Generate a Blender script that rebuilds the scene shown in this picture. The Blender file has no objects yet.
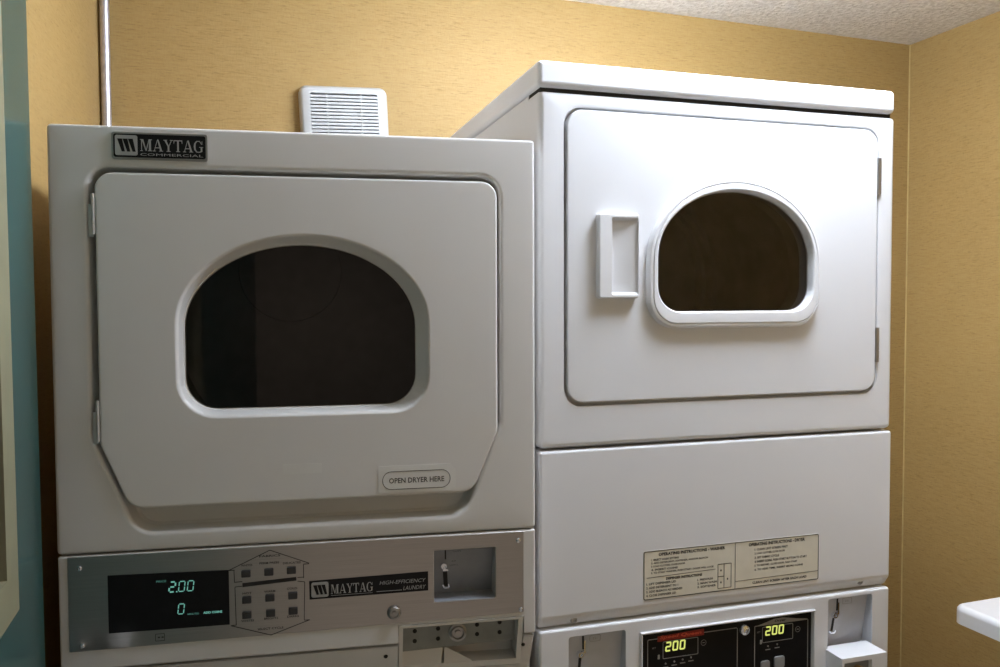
import bpy, bmesh, math
from mathutils import Vector, Matrix
PI = math.pi
S = bpy.context.scene
C = S.collection

# ------------------------------------------------------------------ materials
def new_mat(name):
    m = bpy.data.materials.new(name); m.use_nodes = True
    nt = m.node_tree
    return m, nt, nt.nodes['Principled BSDF'], nt.nodes['Material Output']

def coords(nt, scale=(1, 1, 1)):
    tc = nt.nodes.new('ShaderNodeTexCoord'); mp = nt.nodes.new('ShaderNodeMapping')
    mp.inputs['Scale'].default_value = scale
    nt.links.new(tc.outputs['Object'], mp.inputs['Vector'])
    return mp.outputs['Vector']

def noise(nt, vec, scale, detail=3, rough=.55):
    n = nt.nodes.new('ShaderNodeTexNoise')
    n.inputs['Scale'].default_value = scale; n.inputs['Detail'].default_value = detail
    n.inputs['Roughness'].default_value = rough
    nt.links.new(vec, n.inputs['Vector'])
    return n.outputs['Fac']

def ramp(nt, fac, stops):
    r = nt.nodes.new('ShaderNodeValToRGB')
    els = r.color_ramp.elements
    while len(els) < len(stops): els.new(.5)
    for e, (p, c) in zip(els, stops): e.position = p; e.color = (*c, 1)
    nt.links.new(fac, r.inputs['Fac'])
    return r.outputs['Color']

def mixc(nt, a, b, fac, mode='MIX'):
    m = nt.nodes.new('ShaderNodeMix'); m.data_type = 'RGBA'; m.blend_type = mode
    for k, v in ((0, fac), (6, a), (7, b)):
        if isinstance(v, (int, float)): m.inputs[k].default_value = v
        elif isinstance(v, tuple): m.inputs[k].default_value = (*v, 1)
        else: nt.links.new(v, m.inputs[k])
    return m.outputs[2]

def bump(nt, b, h, strength, dist=.001):
    n = nt.nodes.new('ShaderNodeBump')
    n.inputs['Strength'].default_value = strength; n.inputs['Distance'].default_value = dist
    nt.links.new(h, n.inputs['Height']); nt.links.new(n.outputs['Normal'], b.inputs['Normal'])

def plain(name, col, rough=.45, metal=0.0, var=.04, scale=40, bmp=0.0, spec=.5, coat=0.0):
    m, nt, b, o = new_mat(name)
    v = coords(nt)
    n = noise(nt, v, scale)
    lo = tuple(max(0, c * (1 - var)) for c in col); hi = tuple(min(1, c * (1 + var)) for c in col)
    nt.links.new(ramp(nt, n, [(.3, lo), (.7, hi)]), b.inputs['Base Color'])
    b.inputs['Roughness'].default_value = rough; b.inputs['Metallic'].default_value = metal
    b.inputs['Specular IOR Level'].default_value = spec
    b.inputs['Coat Weight'].default_value = coat; b.inputs['Coat Roughness'].default_value = .15
    if bmp: bump(nt, b, noise(nt, v, 900, 2), bmp, .0004)
    return m

M = {}
M['enamel'] = plain('white_enamel', (.76, .76, .77), .42, var=.012, scale=6, bmp=.10, spec=.3)
M['enamel_shaded'] = plain('shade_tinted_white_enamel', (.71, .69, .66), .30, var=.015, scale=6, bmp=.10)  # dimmer, warmer light on the left machines tinted into their white
M['vent'] = plain('vent_plastic', (.44, .44, .43), .4, var=.01)
M['plastic'] = plain('white_plastic', (.80, .80, .81), .32, var=.01)
M['cream'] = plain('cream_paint', (.20, .185, .11), .4, var=.05, scale=25)
M['chrome'] = plain('chrome', (.86, .90, .98), .22, 1, var=.02)
M['steel'] = plain('dull_steel', (.55, .54, .52), .45, .6, var=.06)
M['zinc'] = plain('zinc_steel', (.42, .41, .40), .38, 1, var=.08)
M['pipe'] = plain('galvanised_steel', (.62, .60, .66), .34, .85, var=.1, scale=60)
M['black'] = plain('black_plastic', (.007, .007, .008), .35, var=.2, spec=.25)
M['ink'] = plain('black_ink', (.018, .017, .016), .6, var=.1)
M['inkgrey'] = plain('dark_grey_ink', (.075, .070, .06), .6, var=.1)
M['greyline'] = plain('grey_ink', (.30, .29, .28), .5, var=.08)
M['silver'] = plain('silver_print', (.42, .42, .41), .4, .3, var=.06)
M['button'] = plain('dark_button', (.035, .034, .034), .3, var=.1)
M['greybutton'] = plain('grey_button', (.27, .27, .27), .4, var=.08)
M['red'] = plain('red_print', (.30, .022, .012), .5, var=.15, scale=200)
M['label'] = plain('beige_label', (.74, .70, .58), .42, var=.03)
M['clearlabel'] = plain('clear_label', (.74, .725, .69), .30, var=.02)
M['recess'] = plain('grey_recess_metal', (.30, .31, .33), .42, .3, var=.05)
M['recess_paint'] = plain('light_grey_recess', (.52, .53, .56), .45, var=.04)
M['coinplate'] = plain('grey_coin_plate', (.27, .28, .26), .45, .4, var=.1)
M['brass'] = plain('aged_brass', (.50, .36, .18), .3, .9, var=.1)
M['drum'] = plain('drum_interior', (.37, .37, .38), .38, .55, var=.2, scale=12)
M['dark'] = plain('dark_shade_and_bolts', (.02, .019, .018), .8, var=.1)  # painted shade for gaps and hollows, also real dark bolts and screws
M['floor'] = None

def brushed():
    m, nt, b, o = new_mat('brushed_stainless')
    v = coords(nt, (3, 3, 400))
    n = noise(nt, v, 3, 4)
    nt.links.new(ramp(nt, n, [(.3, (.43, .41, .395)), (.7, (.52, .50, .48))]), b.inputs['Base Color'])
    b.inputs['Metallic'].default_value = 1; b.inputs['Roughness'].default_value = .30
    bump(nt, b, n, .08, .0003)
    return m
M['stainless'] = brushed()

def glass(name, tint, refl=.04):
    m, nt, b, o = new_mat(name)
    nt.nodes.remove(b)
    tr = nt.nodes.new('ShaderNodeBsdfTransparent'); tr.inputs['Color'].default_value = (*tint, 1)
    gl = nt.nodes.new('ShaderNodeBsdfGlossy'); gl.inputs['Roughness'].default_value = .03
    gl.inputs['Color'].default_value = (.9, .9, .9, 1)
    fr = nt.nodes.new('ShaderNodeFresnel'); fr.inputs['IOR'].default_value = 1.36
    n = noise(nt, coords(nt), 3, 2)
    bp = nt.nodes.new('ShaderNodeBump'); bp.inputs['Strength'].default_value = .02
    nt.links.new(n, bp.inputs['Height']); nt.links.new(bp.outputs['Normal'], gl.inputs['Normal'])
    mx = nt.nodes.new('ShaderNodeMixShader')
    nt.links.new(fr.outputs[0], mx.inputs[0]); nt.links.new(tr.outputs[0], mx.inputs[1]); nt.links.new(gl.outputs[0], mx.inputs[2])
    nt.links.new(mx.outputs[0], o.inputs['Surface'])
    return m
M['glass_dark'] = glass('dark_tinted_glass', (.66, .64, .62))
M['glass_brown'] = glass('brown_tinted_glass', (.82, .80, .78))
M['glass_door'] = glass('door_glass', (.35, .32, .28))

def glow(name, col, strength):
    m, nt, b, o = new_mat(name)
    n = noise(nt, coords(nt), 50)
    c = ramp(nt, n, [(.2, tuple(x * .9 for x in col)), (.8, col)])
    nt.links.new(c, b.inputs['Emission Color']); b.inputs['Emission Strength'].default_value = strength
    b.inputs['Base Color'].default_value = (.02, .02, .02, 1)
    return m
M['led_teal'] = glow('teal_display_digits', (.20, .58, .48), .7)
M['led_dim'] = glow('dim_teal_display_words', (.05, .16, .13), .9)
M['led_lime'] = glow('lime_display_digits', (.78, .84, .20), .95)
M['lamp'] = glow('lamp_diffuser', (.85, .95, 1.11), 72)

def wallpaper():
    m, nt, b, o = new_mat('gold_grasscloth_wallpaper')
    base = noise(nt, coords(nt, (1, 1, 1)), 3, 3)
    streak = noise(nt, coords(nt, (26, 26, 230)), 1, 4, .65)
    dash = noise(nt, coords(nt, (45, 45, 420)), 1, 2, .6)
    warp = noise(nt, coords(nt, (330, 330, 60)), 1, 2, .6)
    c1 = ramp(nt, streak, [(.25, (.292, .180, .056)), (.5, (.328, .209, .072)), (.78, (.355, .234, .085))])
    c2 = ramp(nt, dash, [(.32, (.62, .57, .50)), (.42, (1, 1, 1))])
    c3 = ramp(nt, warp, [(.25, (.90, .90, .88)), (.6, (1, 1, 1))])
    c4 = ramp(nt, base, [(.3, (.95, .95, .95)), (.7, (1.0, 1.0, 1.0))])
    c = mixc(nt, mixc(nt, mixc(nt, c1, c2, .55, 'MULTIPLY'), c3, 1.0, 'MULTIPLY'), c4, 1.0, 'MULTIPLY')
    nt.links.new(c, b.inputs['Base Color'])
    b.inputs['Roughness'].default_value = .62; b.inputs['Specular IOR Level'].default_value = .3
    bump(nt, b, streak, .25, .002)
    return m
M['wall'] = wallpaper()

def popcorn():
    m, nt, b, o = new_mat('textured_ceiling')
    v = coords(nt)
    n = noise(nt, v, 75, 3, .6)
    nt.links.new(ramp(nt, n, [(.35, (.68, .66, .62)), (.62, (.88, .865, .84))]), b.inputs['Base Color'])
    b.inputs['Roughness'].default_value = .85
    bump(nt, b, n, .9, .008)
    return m
M['ceiling'] = popcorn()

def teal():
    m, nt, b, o = new_mat('teal_door_paint')
    n = noise(nt, coords(nt), 9, 3)
    nt.links.new(ramp(nt, n, [(.3, (.018, .062, .057)), (.7, (.021, .074, .067))]), b.inputs['Base Color'])
    b.inputs['Roughness'].default_value = .22
    bump(nt, b, noise(nt, coords(nt), 160, 2), .05, .001)
    return m
M['teal'] = teal()

def floor_mat():
    m, nt, b, o = new_mat('beige_vinyl_floor')
    br = nt.nodes.new('ShaderNodeTexBrick'); br.offset = 0
    br.inputs['Scale'].default_value = 1; br.inputs['Brick Width'].default_value = .305; br.inputs['Row Height'].default_value = .305
    br.inputs['Mortar Size'].default_value = .003
    br.inputs['Color1'].default_value = (.52, .45, .36, 1); br.inputs['Color2'].default_value = (.48, .41, .33, 1)
    br.inputs['Mortar'].default_value = (.18, .15, .11, 1)
    nt.links.new(coords(nt), br.inputs['Vector']); nt.links.new(br.outputs['Color'], b.inputs['Base Color'])
    b.inputs['Roughness'].default_value = .4
    return m
M['floor'] = floor_mat()

# ------------------------------------------------------------------ objects
def empty(name, loc, rz=0, label=None, cat=None, group=None):
    o = bpy.data.objects.new(name, None); C.objects.link(o)
    o.location = loc; o.rotation_euler = (0, 0, rz); o.empty_display_size = .1
    if label: o['label'] = label
    if cat: o['category'] = cat
    if group: o['group'] = group
    return o

def obj(name, bm, mat, parent=None, label=None, kind=None, smooth=35, z0=None):
    """links the bmesh as ONE mesh object; vertices of a child are given with z from the floor"""
    bmesh.ops.remove_doubles(bm, verts=bm.verts, dist=1e-6)
    bmesh.ops.recalc_face_normals(bm, faces=bm.faces)
    me = bpy.data.meshes.new(name)
    if parent is not None and z0 is None:
        root = parent
        z0 = root.get('_z0', 0)
    if z0:
        bmesh.ops.translate(bm, verts=bm.verts, vec=(0, 0, -z0))
    bm.to_mesh(me); bm.free()
    if mat: me.materials.append(mat)
    for p in me.polygons: p.use_smooth = True
    me.set_sharp_from_angle(angle=math.radians(smooth))
    o = bpy.data.objects.new(name, me); C.objects.link(o)
    wn = o.modifiers.new('weighted_normals', 'WEIGHTED_NORMAL'); wn.keep_sharp = True; wn.weight = 100
    if parent is not None: o.parent = parent; o['_z0'] = z0 or 0
    if label: o['label'] = label
    if kind: o['kind'] = kind
    return o

def cut(o, cutter_bm):
    """boolean difference, baked into the mesh"""
    me = bpy.data.meshes.new('cutter')
    bmesh.ops.recalc_face_normals(cutter_bm, faces=cutter_bm.faces)
    z0 = o.get('_z0', 0)
    if z0: bmesh.ops.translate(cutter_bm, verts=cutter_bm.verts, vec=(0, 0, -z0))
    cutter_bm.to_mesh(me); cutter_bm.free()
    c = bpy.data.objects.new('cutter', me); C.objects.link(c)
    c.parent = o.parent
    o.modifiers.clear()
    md = o.modifiers.new('cut', 'BOOLEAN'); md.operation = 'DIFFERENCE'; md.object = c; md.solver = 'EXACT'
    bpy.context.view_layer.update()
    dg = bpy.context.evaluated_depsgraph_get()
    nm = bpy.data.meshes.new_from_object(o.evaluated_get(dg))
    o.modifiers.clear()
    wn = o.modifiers.new('weighted_normals', 'WEIGHTED_NORMAL'); wn.keep_sharp = True; wn.weight = 100
    old = o.data; nm.name = old.name; o.data = nm
    bpy.data.meshes.remove(old)
    bpy.data.objects.remove(c); bpy.data.meshes.remove(me)
    for p in nm.polygons: p.use_smooth = True
    nm.set_sharp_from_angle(angle=math.radians(30))

def B(): return bmesh.new()

def box(bm, x0, x1, y0, y1, z0, z1, bev=0, seg=3):
    t = bmesh.new()
    r = bmesh.ops.create_cube(t, size=1)
    for v in t.verts:
        v.co = Vector((x0 + (v.co.x + .5) * (x1 - x0), y0 + (v.co.y + .5) * (y1 - y0), z0 + (v.co.z + .5) * (z1 - z0)))
    if bev: bmesh.ops.bevel(t, geom=t.edges[:], offset=bev, segments=seg, profile=.5, affect='EDGES')
    merge(bm, t); return bm

def merge(bm, t):
    me = bpy.data.meshes.new('tmp'); t.to_mesh(me); t.free(); bm.from_mesh(me); bpy.data.meshes.remove(me)

def prism(bm, prof, x0, x1, bev=0, seg=3):
    """profile of (y, z) points extruded along x"""
    t = bmesh.new()
    a = [t.verts.new((x0, y, z)) for y, z in prof]; b = [t.verts.new((x1, y, z)) for y, z in prof]
    n = len(prof)
    t.faces.new(a); t.faces.new(b[::-1])
    for i in range(n): t.faces.new((a[i], b[i], b[(i + 1) % n], a[(i + 1) % n]))
    bmesh.ops.recalc_face_normals(t, faces=t.faces)
    if bev: bmesh.ops.bevel(t, geom=t.edges[:], offset=bev, segments=seg, profile=.5, affect='EDGES')
    merge(bm, t); return bm

def slab(bm, outline, y0, y1, bev=0, seg=2):
    """outline of (x, z) extruded from depth y0 to y1"""
    t = bmesh.new()
    a = [t.verts.new((x, y0, z)) for x, z in outline]; b = [t.verts.new((x, y1, z)) for x, z in outline]
    n = len(outline)
    fa = t.faces.new(a); t.faces.new(b[::-1])
    for i in range(n): t.faces.new((a[i], b[i], b[(i + 1) % n], a[(i + 1) % n]))
    bmesh.ops.recalc_face_normals(t, faces=t.faces)
    if bev: bmesh.ops.bevel(t, geom=list(fa.edges), offset=bev, segments=seg, profile=.5, affect='EDGES')
    merge(bm, t); return bm

def lathe(bm, prof, cx, cz, axis='y', n=24, cy=0, cap=True):
    """profile of (radius, along) turned about an axis through (cx, cz) (axis y) or (cx, cy) (axis z)"""
    rings = []
    for r, a in prof:
        ring = []
        for k in range(n):
            t = 2 * PI * k / n
            if axis == 'y': ring.append((cx + r * math.cos(t), a, cz + r * math.sin(t)))
            else: ring.append((cx + r * math.cos(t), cy + r * math.sin(t), a))
        rings.append(ring)
    return loft(bm, rings, cap, cap)

def loft(bm, rings, cap0=False, cap1=False):
    vs = [[bm.verts.new(p) for p in r] for r in rings]
    n = len(rings[0])
    for i in range(len(vs) - 1):
        for k in range(n):
            q = (vs[i][k], vs[i][(k + 1) % n], vs[i + 1][(k + 1) % n], vs[i + 1][k])
            try: bm.faces.new(q)
            except ValueError: pass
    if cap0: bm.faces.new(vs[0])
    if cap1: bm.faces.new(vs[-1][::-1])
    return bm

def roundpoly(pts, seg=8):
    """counter-clockwise convex corners (x, z, r) -> dense outline"""
    out = []; n = len(pts)
    for i in range(n):
        p = Vector(pts[i][:2]); r = pts[i][2]
        a = (Vector(pts[i - 1][:2]) - p).normalized(); b = (Vector(pts[(i + 1) % n][:2]) - p).normalized()
        if r <= 1e-6: out.append((p.x, p.y)); continue
        half = math.acos(max(-1, min(1, a.dot(b)))) / 2
        t = r / math.tan(half); c = p + (a + b).normalized() * (r / math.sin(half))
        s = p + a * t; e = p + b * t
        a0 = math.atan2(s.y - c.y, s.x - c.x); a1 = math.atan2(e.y - c.y, e.x - c.x)
        d = (a1 - a0 + PI) % (2 * PI) - PI
        for k in range(seg + 1):
            th = a0 + d * k / seg
            out.append((c.x + r * math.cos(th), c.y + r * math.sin(th)))
    return out

def rrect(x0, x1, z0, z1, r, seg=6):
    return roundpoly([(x0, z0, r), (x1, z0, r), (x1, z1, r), (x0, z1, r)], seg)

def dome(cx, a, z0, zs, ztop, rb, n=40):
    """flat-bottomed window: rounded bottom corners, straight sides up to zs, half-ellipse on top"""
    out = []
    for k in range(9):
        t = PI + PI / 2 * k / 8; out.append((cx - a + rb + rb * math.cos(t), z0 + rb + rb * math.sin(t)))
    for k in range(9):
        t = 1.5 * PI + PI / 2 * k / 8; out.append((cx + a - rb + rb * math.cos(t), z0 + rb + rb * math.sin(t)))
    for k in range(n + 1):
        t = PI * k / n; out.append((cx + a * math.cos(t), zs + (ztop - zs) * math.sin(t)))
    return out

def grow(o, t):
    """offset a convex counter-clockwise outline outwards by t"""
    pts = [p for i, p in enumerate(o) if math.dist(p, o[i - 1]) > 1e-7]
    n = len(pts); out = []
    for i in range(n):
        p0, p, p1 = Vector(pts[i - 1]), Vector(pts[i]), Vector(pts[(i + 1) % n])
        n0 = Vector(((p - p0).y, -(p - p0).x)).normalized(); n1 = Vector(((p1 - p).y, -(p1 - p).x)).normalized()
        m = (n0 + n1).normalized(); k = t / max(.5, m.dot(n1))
        out.append((p.x + m.x * k, p.y + m.y * k))
    return out

def star(outlines, c):
    """resample outlines seen from c at the union of their corner angles"""
    angs = sorted(math.atan2(z - c[1], x - c[0]) for o in outlines for x, z in o)
    A = []
    for a in angs:
        if not A or a - A[-1] > 2e-4: A.append(a)
    res = []
    for o in outlines:
        ring = []; n = len(o)
        for a in A:
            dx, dz = math.cos(a), math.sin(a); best = None
            for i in range(n):
                x0, z0 = o[i - 1][0] - c[0], o[i - 1][1] - c[1]; ex, ez = o[i][0] - o[i - 1][0], o[i][1] - o[i - 1][1]
                den = dx * ez - dz * ex
                if abs(den) < 1e-12: continue
                t = (x0 * ez - z0 * ex) / den; s = (x0 * dz - z0 * dx) / den
                if t > 0 and -1e-6 <= s <= 1 + 1e-6 and (best is None or t > best): best = t
            ring.append((c[0] + dx * best, c[1] + dz * best))
        res.append(ring)
    return res

def starloft(bm, steps, c, cap0=False, cap1=False):
    """steps: (outline, depth) lofted one into the next"""
    rs = star([s[0] for s in steps], c)
    return loft(bm, [[(x, s[1], z) for x, z in r] for r, s in zip(rs, steps)], cap0, cap1)

def bar(bm, x0, z0, x1, z1, w, y0, y1):
    """straight flat line of width w"""
    d = Vector((x1 - x0, z1 - z0)); l = d.length; d /= l; n = Vector((-d.y, d.x)) * w / 2
    a, b = Vector((x0, z0)), Vector((x1, z1))
    return slab(bm, [tuple(a - n), tuple(b - n), tuple(b + n), tuple(a + n)], y0, y1)

def frame(bm, outline, w, y0, y1):
    """thin closed line following an outline"""
    inn = grow(outline, -w); c = (sum(p[0] for p in outline) / len(outline), sum(p[1] for p in outline) / len(outline))
    return starloft(bm, [(outline, y1), (outline, y0), (inn, y0), (inn, y1)], c)

def text(bm, s, x0, z0, w, h, y, thick=.0002, bold=0.0, slant=0.0):
    """lettering fitted to the box (x0, z0, w, h), standing on depth y"""
    cu = bpy.data.curves.new('t', 'FONT'); cu.body = s; cu.size = 1; cu.offset = bold; cu.shear = slant
    cu.resolution_u = 2
    o = bpy.data.objects.new('t', cu); C.objects.link(o)
    bpy.context.view_layer.update()
    me = bpy.data.meshes.new_from_object(o.evaluated_get(bpy.context.evaluated_depsgraph_get()))
    xs = [v.co.x for v in me.vertices]; ys = [v.co.y for v in me.vertices]
    ax, bx, ay, by = min(xs), max(xs), min(ys), max(ys)
    t = bmesh.new(); t.from_mesh(me)
    for v in t.verts:
        v.co = Vector((x0 + (v.co.x - ax) / (bx - ax) * w, y - thick, z0 + (v.co.y - ay) / (by - ay) * h))
    bpy.data.objects.remove(o); bpy.data.curves.remove(cu); bpy.data.meshes.remove(me)
    merge(bm, t); return bm

def poly(bm, pts, y):
    bm.faces.new([bm.verts.new((x, y, z)) for x, z in pts])

SERIF = {  # letters of a heavy roman face on a 1 x 1 body: lists of polygons
 'M': [[(0,0),(.22,0),(.22,.06),(0,.06)],[(.09,0),(.14,0),(.17,1),(.09,1)],[(0,.94),(.25,.94),(.25,1),(0,1)],[(.12,1),(.27,1),(.53,.02),(.45,.02)],[(.45,.02),(.53,.02),(.78,1),(.72,1)],
       [(.72,.94),(1,.94),(1,1),(.72,1)],[(.72,0),(.91,0),(.91,1),(.74,1)],[(.64,0),(1,0),(1,.06),(.64,.06)]],
 'A': [[(0,0),(.3,0),(.3,.06),(0,.06)],[(.1,.03),(.17,.03),(.5,1),(.44,1)],[(.44,1),(.58,1),(.92,.03),(.72,.03)],[(.24,.27),(.72,.27),(.72,.34),(.24,.34)],[(.6,0),(1,0),(1,.06),(.6,.06)]],
 'Y': [[(0,.94),(.38,.94),(.38,1),(0,1)],[(.08,.97),(.29,.97),(.58,.45),(.42,.45)],[(.68,.94),(1,.94),(1,1),(.68,1)],[(.8,.97),(.88,.97),(.58,.42),(.52,.45)],[(.42,0),(.6,0),(.6,.47),(.42,.47)],[(.3,0),(.72,0),(.72,.06),(.3,.06)]],
 'T': [[(0,.92),(1,.92),(1,1),(0,1)],[(0,.7),(.05,.7),(.1,.92),(0,.92)],[(.95,.7),(1,.7),(1,.92),(.9,.92)],[(.4,0),(.6,0),(.6,.95),(.4,.95)],[(.27,0),(.73,0),(.73,.06),(.27,.06)]],
 'G': [[(0,.5),(.2,.5),(.22,.75),(.06,.78)],[(.06,.78),(.22,.75),(.38,.93),(.3,1)],[(.3,1),(.38,.93),(.62,.93),(.66,1)],[(.66,1),(.62,.93),(.8,.7),(.88,.7)],[(.86,.68),(.92,.68),(.92,1),(.86,.95)],
       [(.06,.22),(.22,.25),(.2,.5),(0,.5)],[(.3,0),(.38,.07),(.22,.25),(.06,.22)],[(.3,0),(.66,0),(.64,.07),(.38,.07)],[(.66,0),(.92,.08),(.74,.14),(.62,.07)],[(.74,.08),(.92,.08),(.92,.44),(.74,.44)],[(.58,.42),(1,.42),(1,.48),(.58,.48)]],
}
def serif_word(bm, s, x0, z0, w, h, y):
    wd = {'M': 1.25, 'A': 1.08, 'Y': 1.0, 'T': .92, 'G': 1.0}
    tot = sum(wd[c] for c in s) + .06 * (len(s) - 1); u = w / tot; x = x0; k = 0
    for c in s:
        for p in SERIF[c]:
            poly(bm, [(x + a * wd[c] * u, z0 + b * h) for a, b in p], y - k * 2e-6); k += 1
        x += (wd[c] + .06) * u

SEG = {'0': 'abcdef', '2': 'abged'}
def digit(bm, c, x, z, w, h, y, t, slant=.12, gap=.62):
    q = {'a': (0, 1, 1, 1), 'b': (1, 1, 1, .5), 'c': (1, .5, 1, 0), 'd': (0, 0, 1, 0), 'e': (0, .5, 0, 0), 'f': (0, 1, 0, .5), 'g': (0, .5, 1, .5)}
    for s in SEG[c]:
        a, b, e, f = q[s]
        p0 = Vector((x + a * w + slant * b * h, z + b * h)); p1 = Vector((x + e * w + slant * f * h, z + f * h))
        d = (p1 - p0).normalized() * t * gap
        bar(bm, p0.x + d.x, p0.y + d.y, p1.x - d.x, p1.y - d.y, t, y - .0003, y)

def screw(name, u, z, d, r, parent, mat, h=.0025, n=16):
    bm = B()
    lathe(bm, [(r, d + .0005), (r, d - h * .35), (r * .8, d - h * .8), (r * .42, d - h), (r * .3, d - h * .6)], u, z, n=n)
    return obj(name, bm, mat, parent)

# ================================================================== the room
XL, XR, YB, YF, ZC = -.27, 2.185, 2.121, .06, 2.3565
T = .1
def struct(name, bm, mat):
    return obj(name, bm, mat, None, kind='structure')
struct('wall_back', box(B(), XL, XR + T, YB, YB + T, 0, ZC), M['wall'])
struct('wall_right', box(B(), XR, XR + T, YF, YB, 0, ZC), M['wall'])
WL0, WL1 = -.2666, -.3545     # the left wall is not quite square with the back wall
wl = B(); q = [(WL0, YB + T), (WL1, YF - T), (WL1 - T, YF - T), (WL1 - T, YB + T)]
q[0] = (WL0 + .0041, YB + T)
loft(wl, [[(x, y, 0) for x, y in q], [(x, y, ZC) for x, y in q]], True, True)
struct('wall_left', wl, M['wall'])
DX1, DH = .735, 2.085      # doorway: the camera stands in it
wf = box(B(), DX1, XR + T, YF - T, YF, 0, ZC); box(wf, WL1, DX1, YF - T, YF, DH, ZC)
struct('wall_front', wf, M['wall'])
jb = box(B(), DX1 - .02, DX1, YF - T - .01, YF + .012, 0, DH); box(jb, DX1, DX1 + .05, YF, YF + .012, 0, DH); box(jb, WL1 + .01, DX1 + .05, YF, YF + .012, DH, DH + .05)
struct('trim_2', jb, M['teal'])
struct('ceiling', box(B(), XL - .3, XR + T, YF - T, YB + T, ZC, ZC + T), M['ceiling'])
struct('floor', box(B(), XL - .3, XR + T, YF - T, YB + T, -T, 0), M['floor'])
# fine caulked bead down the corner
M['caulk'] = plain('caulk_bead', (.44, .32, .13), .6, var=.12, scale=30)
struct('trim_1', prism(B(), [(YB - .003, 0), (YB, 0), (YB, ZC), (YB - .003, ZC)], XR - .003, XR), M['caulk'])
for nm, bm in (('baseboard_back', box(B(), XL, XR, YB - .012, YB, 0, .09, .003)), ('baseboard_right', box(B(), XR - .012, XR, YF, YB - .013, 0, .09, .003))):
    struct(nm, bm, M['cream'])

# teal door standing open against the left wall, with a cream-framed vision light
door = empty('door_1', (-.24, 1.2470, 0)); door['kind'] = 'structure'; door.rotation_euler = (.0133, 0, 0)   # the leaf sags a little
# local: x = out of the door face, y along the room, z up
def shift(bm, x, y, z=0):
    bmesh.ops.translate(bm, verts=bm.verts, vec=(x, y, z)); return bm
DZ0, DZ1, LY1, LZ0, LZ1 = .01, 2.06, -.150, 1.137, 1.93
LY0 = -.62
leaf = box(B(), -.044, 0, -1.12, 0, DZ0, DZ1, .002, 1)
lf = obj('door_leaf', leaf, M['teal'], door, 'teal painted door leaf')
cut(lf, box(B(), -.1, .1, LY0 + .03, LY1 - .03, LZ0 + .03, LZ1 - .03))
fr = B()
W_ = .054
def mitred(bm, y0, y1, z0, z1, w, x0, x1):
    o = [(y0, z0), (y1, z0), (y1, z1), (y0, z1)]; i = [(y0 + w, z0 + w), (y1 - w, z0 + w), (y1 - w, z1 - w), (y0 + w, z1 - w)]
    b = .002
    o2 = [(y0 + b, z0 + b), (y1 - b, z0 + b), (y1 - b, z1 - b), (y0 + b, z1 - b)]
    rings = [[(x0, y, z) for y, z in o], [(x1 - .002, y, z) for y, z in o], [(x1, y, z) for y, z in o2], [(x1, y, z) for y, z in i], [(x0 - .012, y, z) for y, z in i]]
    return loft(bm, rings)
obj('vision_frame', mitred(fr, LY0, LY1, LZ0, LZ1, W_, .0, .004), M['cream'], door, 'cream mitred glazing frame')
obj('door_glass', box(B(), -.026, -.018, LY0 + .031, LY1 - .031, LZ0 + .031, LZ1 - .031), M['glass_door'], door, 'dark door glass')
hb = B()
lathe(hb, [(.026, 0), (.026, .006), (.012, .008), (.012, .035), (.024, .045), (.027, .060), (.018, .070)], 0, 0, 'z', 24)
bmesh.ops.rotate(hb, verts=hb.verts, matrix=Matrix.Rotation(PI / 2, 3, 'Y')); shift(hb, 0.0, -.07, .98)
obj('door_knob', hb, M['zinc'], door, 'round metal door knob')

# ================================================================== machines
LROOT, LYAW = (-.2233, 1.2576), -.1413
RROOT, RYAW = (.4743, 1.1846), -.0374
def machine(name, root, yaw, z0, label, cat, group=None):
    o = empty(name, (root[0], root[1], z0), yaw, label, cat, group); o['_z0'] = z0; return o

# ------------------------------------------------ left dryer
LD = machine('tumble_dryer', LROOT, LYAW, 1.146, 'shade-tinted white tumble dryer with wide chamfered door, stacked beside the teal door', 'dryer')
outer = rrect(-.0050, .6880, 1.1462, 1.7505, .006)
rec = roundpoly([(.1035, 1.1735, .035), (.5745, 1.1735, .035), (.6315, 1.3125, .03), (.6320, 1.6925, .030), (.0475, 1.6925, .030), (.0465, 1.3125, .03)])
ctr = (.341, 1.45)
win = dome(.3412, .1795, 1.337, 1.470, 1.5996, .054)
bm = B()
win2 = dome(.336, .1698, 1.3435, 1.466, 1.589, .048); port = grow(win, .012)
starloft(bm, [(outer, .055), (outer, .006), (grow(outer, -.0018), .0018), (grow(outer, -.0055), 0), (grow(rec, .007), 0), (grow(rec, .0045), .0004), (grow(rec, .0025), .0014), (grow(rec, .001), .003), (grow(rec, 0), .0058),
              (grow(rec, -.002), .029), (grow(rec, -.006), .0325), (port, .0325), (port, .06)], ctr)
obj('front_panel', bm, M['enamel_shaded'], LD)
bm = B()
ro = [[(0.001, .054, z) for z in (0,)]]
loft(bm, [[(.001, .054, 1.1475), (.685, .054, 1.1475), (.685, .054, 1.7468), (.001, .054, 1.7468)], [(.001, .58, 1.1475), (.590, .58, 1.1475), (.590, .58, 1.7468), (.001, .58, 1.7468)]], False, True)
obj('cabinet', bm, M['enamel_shaded'], LD)
bm = B()
def circ(cx, cz, r, n=48): return [(cx + r * math.cos(2 * PI * k / n), cz + r * math.sin(2 * PI * k / n)) for k in range(n)]
dc = (.341, 1.455)
starloft(bm, [(grow(win, .010), .040), (grow(win, .010), .075), (circ(*dc, .275), .080), (circ(*dc, .275), .50), (circ(*dc, .262), .505), (circ(*dc, .05), .505)], dc, False, True)
drm = obj('drum', bm, M['drum'], LD, 'dark drum interior behind the glass')
bm = B(); lathe(bm, [(.112, .5045), (.112, .497), (.104, .497), (.102, .5045)], .288, 1.566, n=40, cap=False); obj('drum_port', bm, M['drum'], drm)
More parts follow.
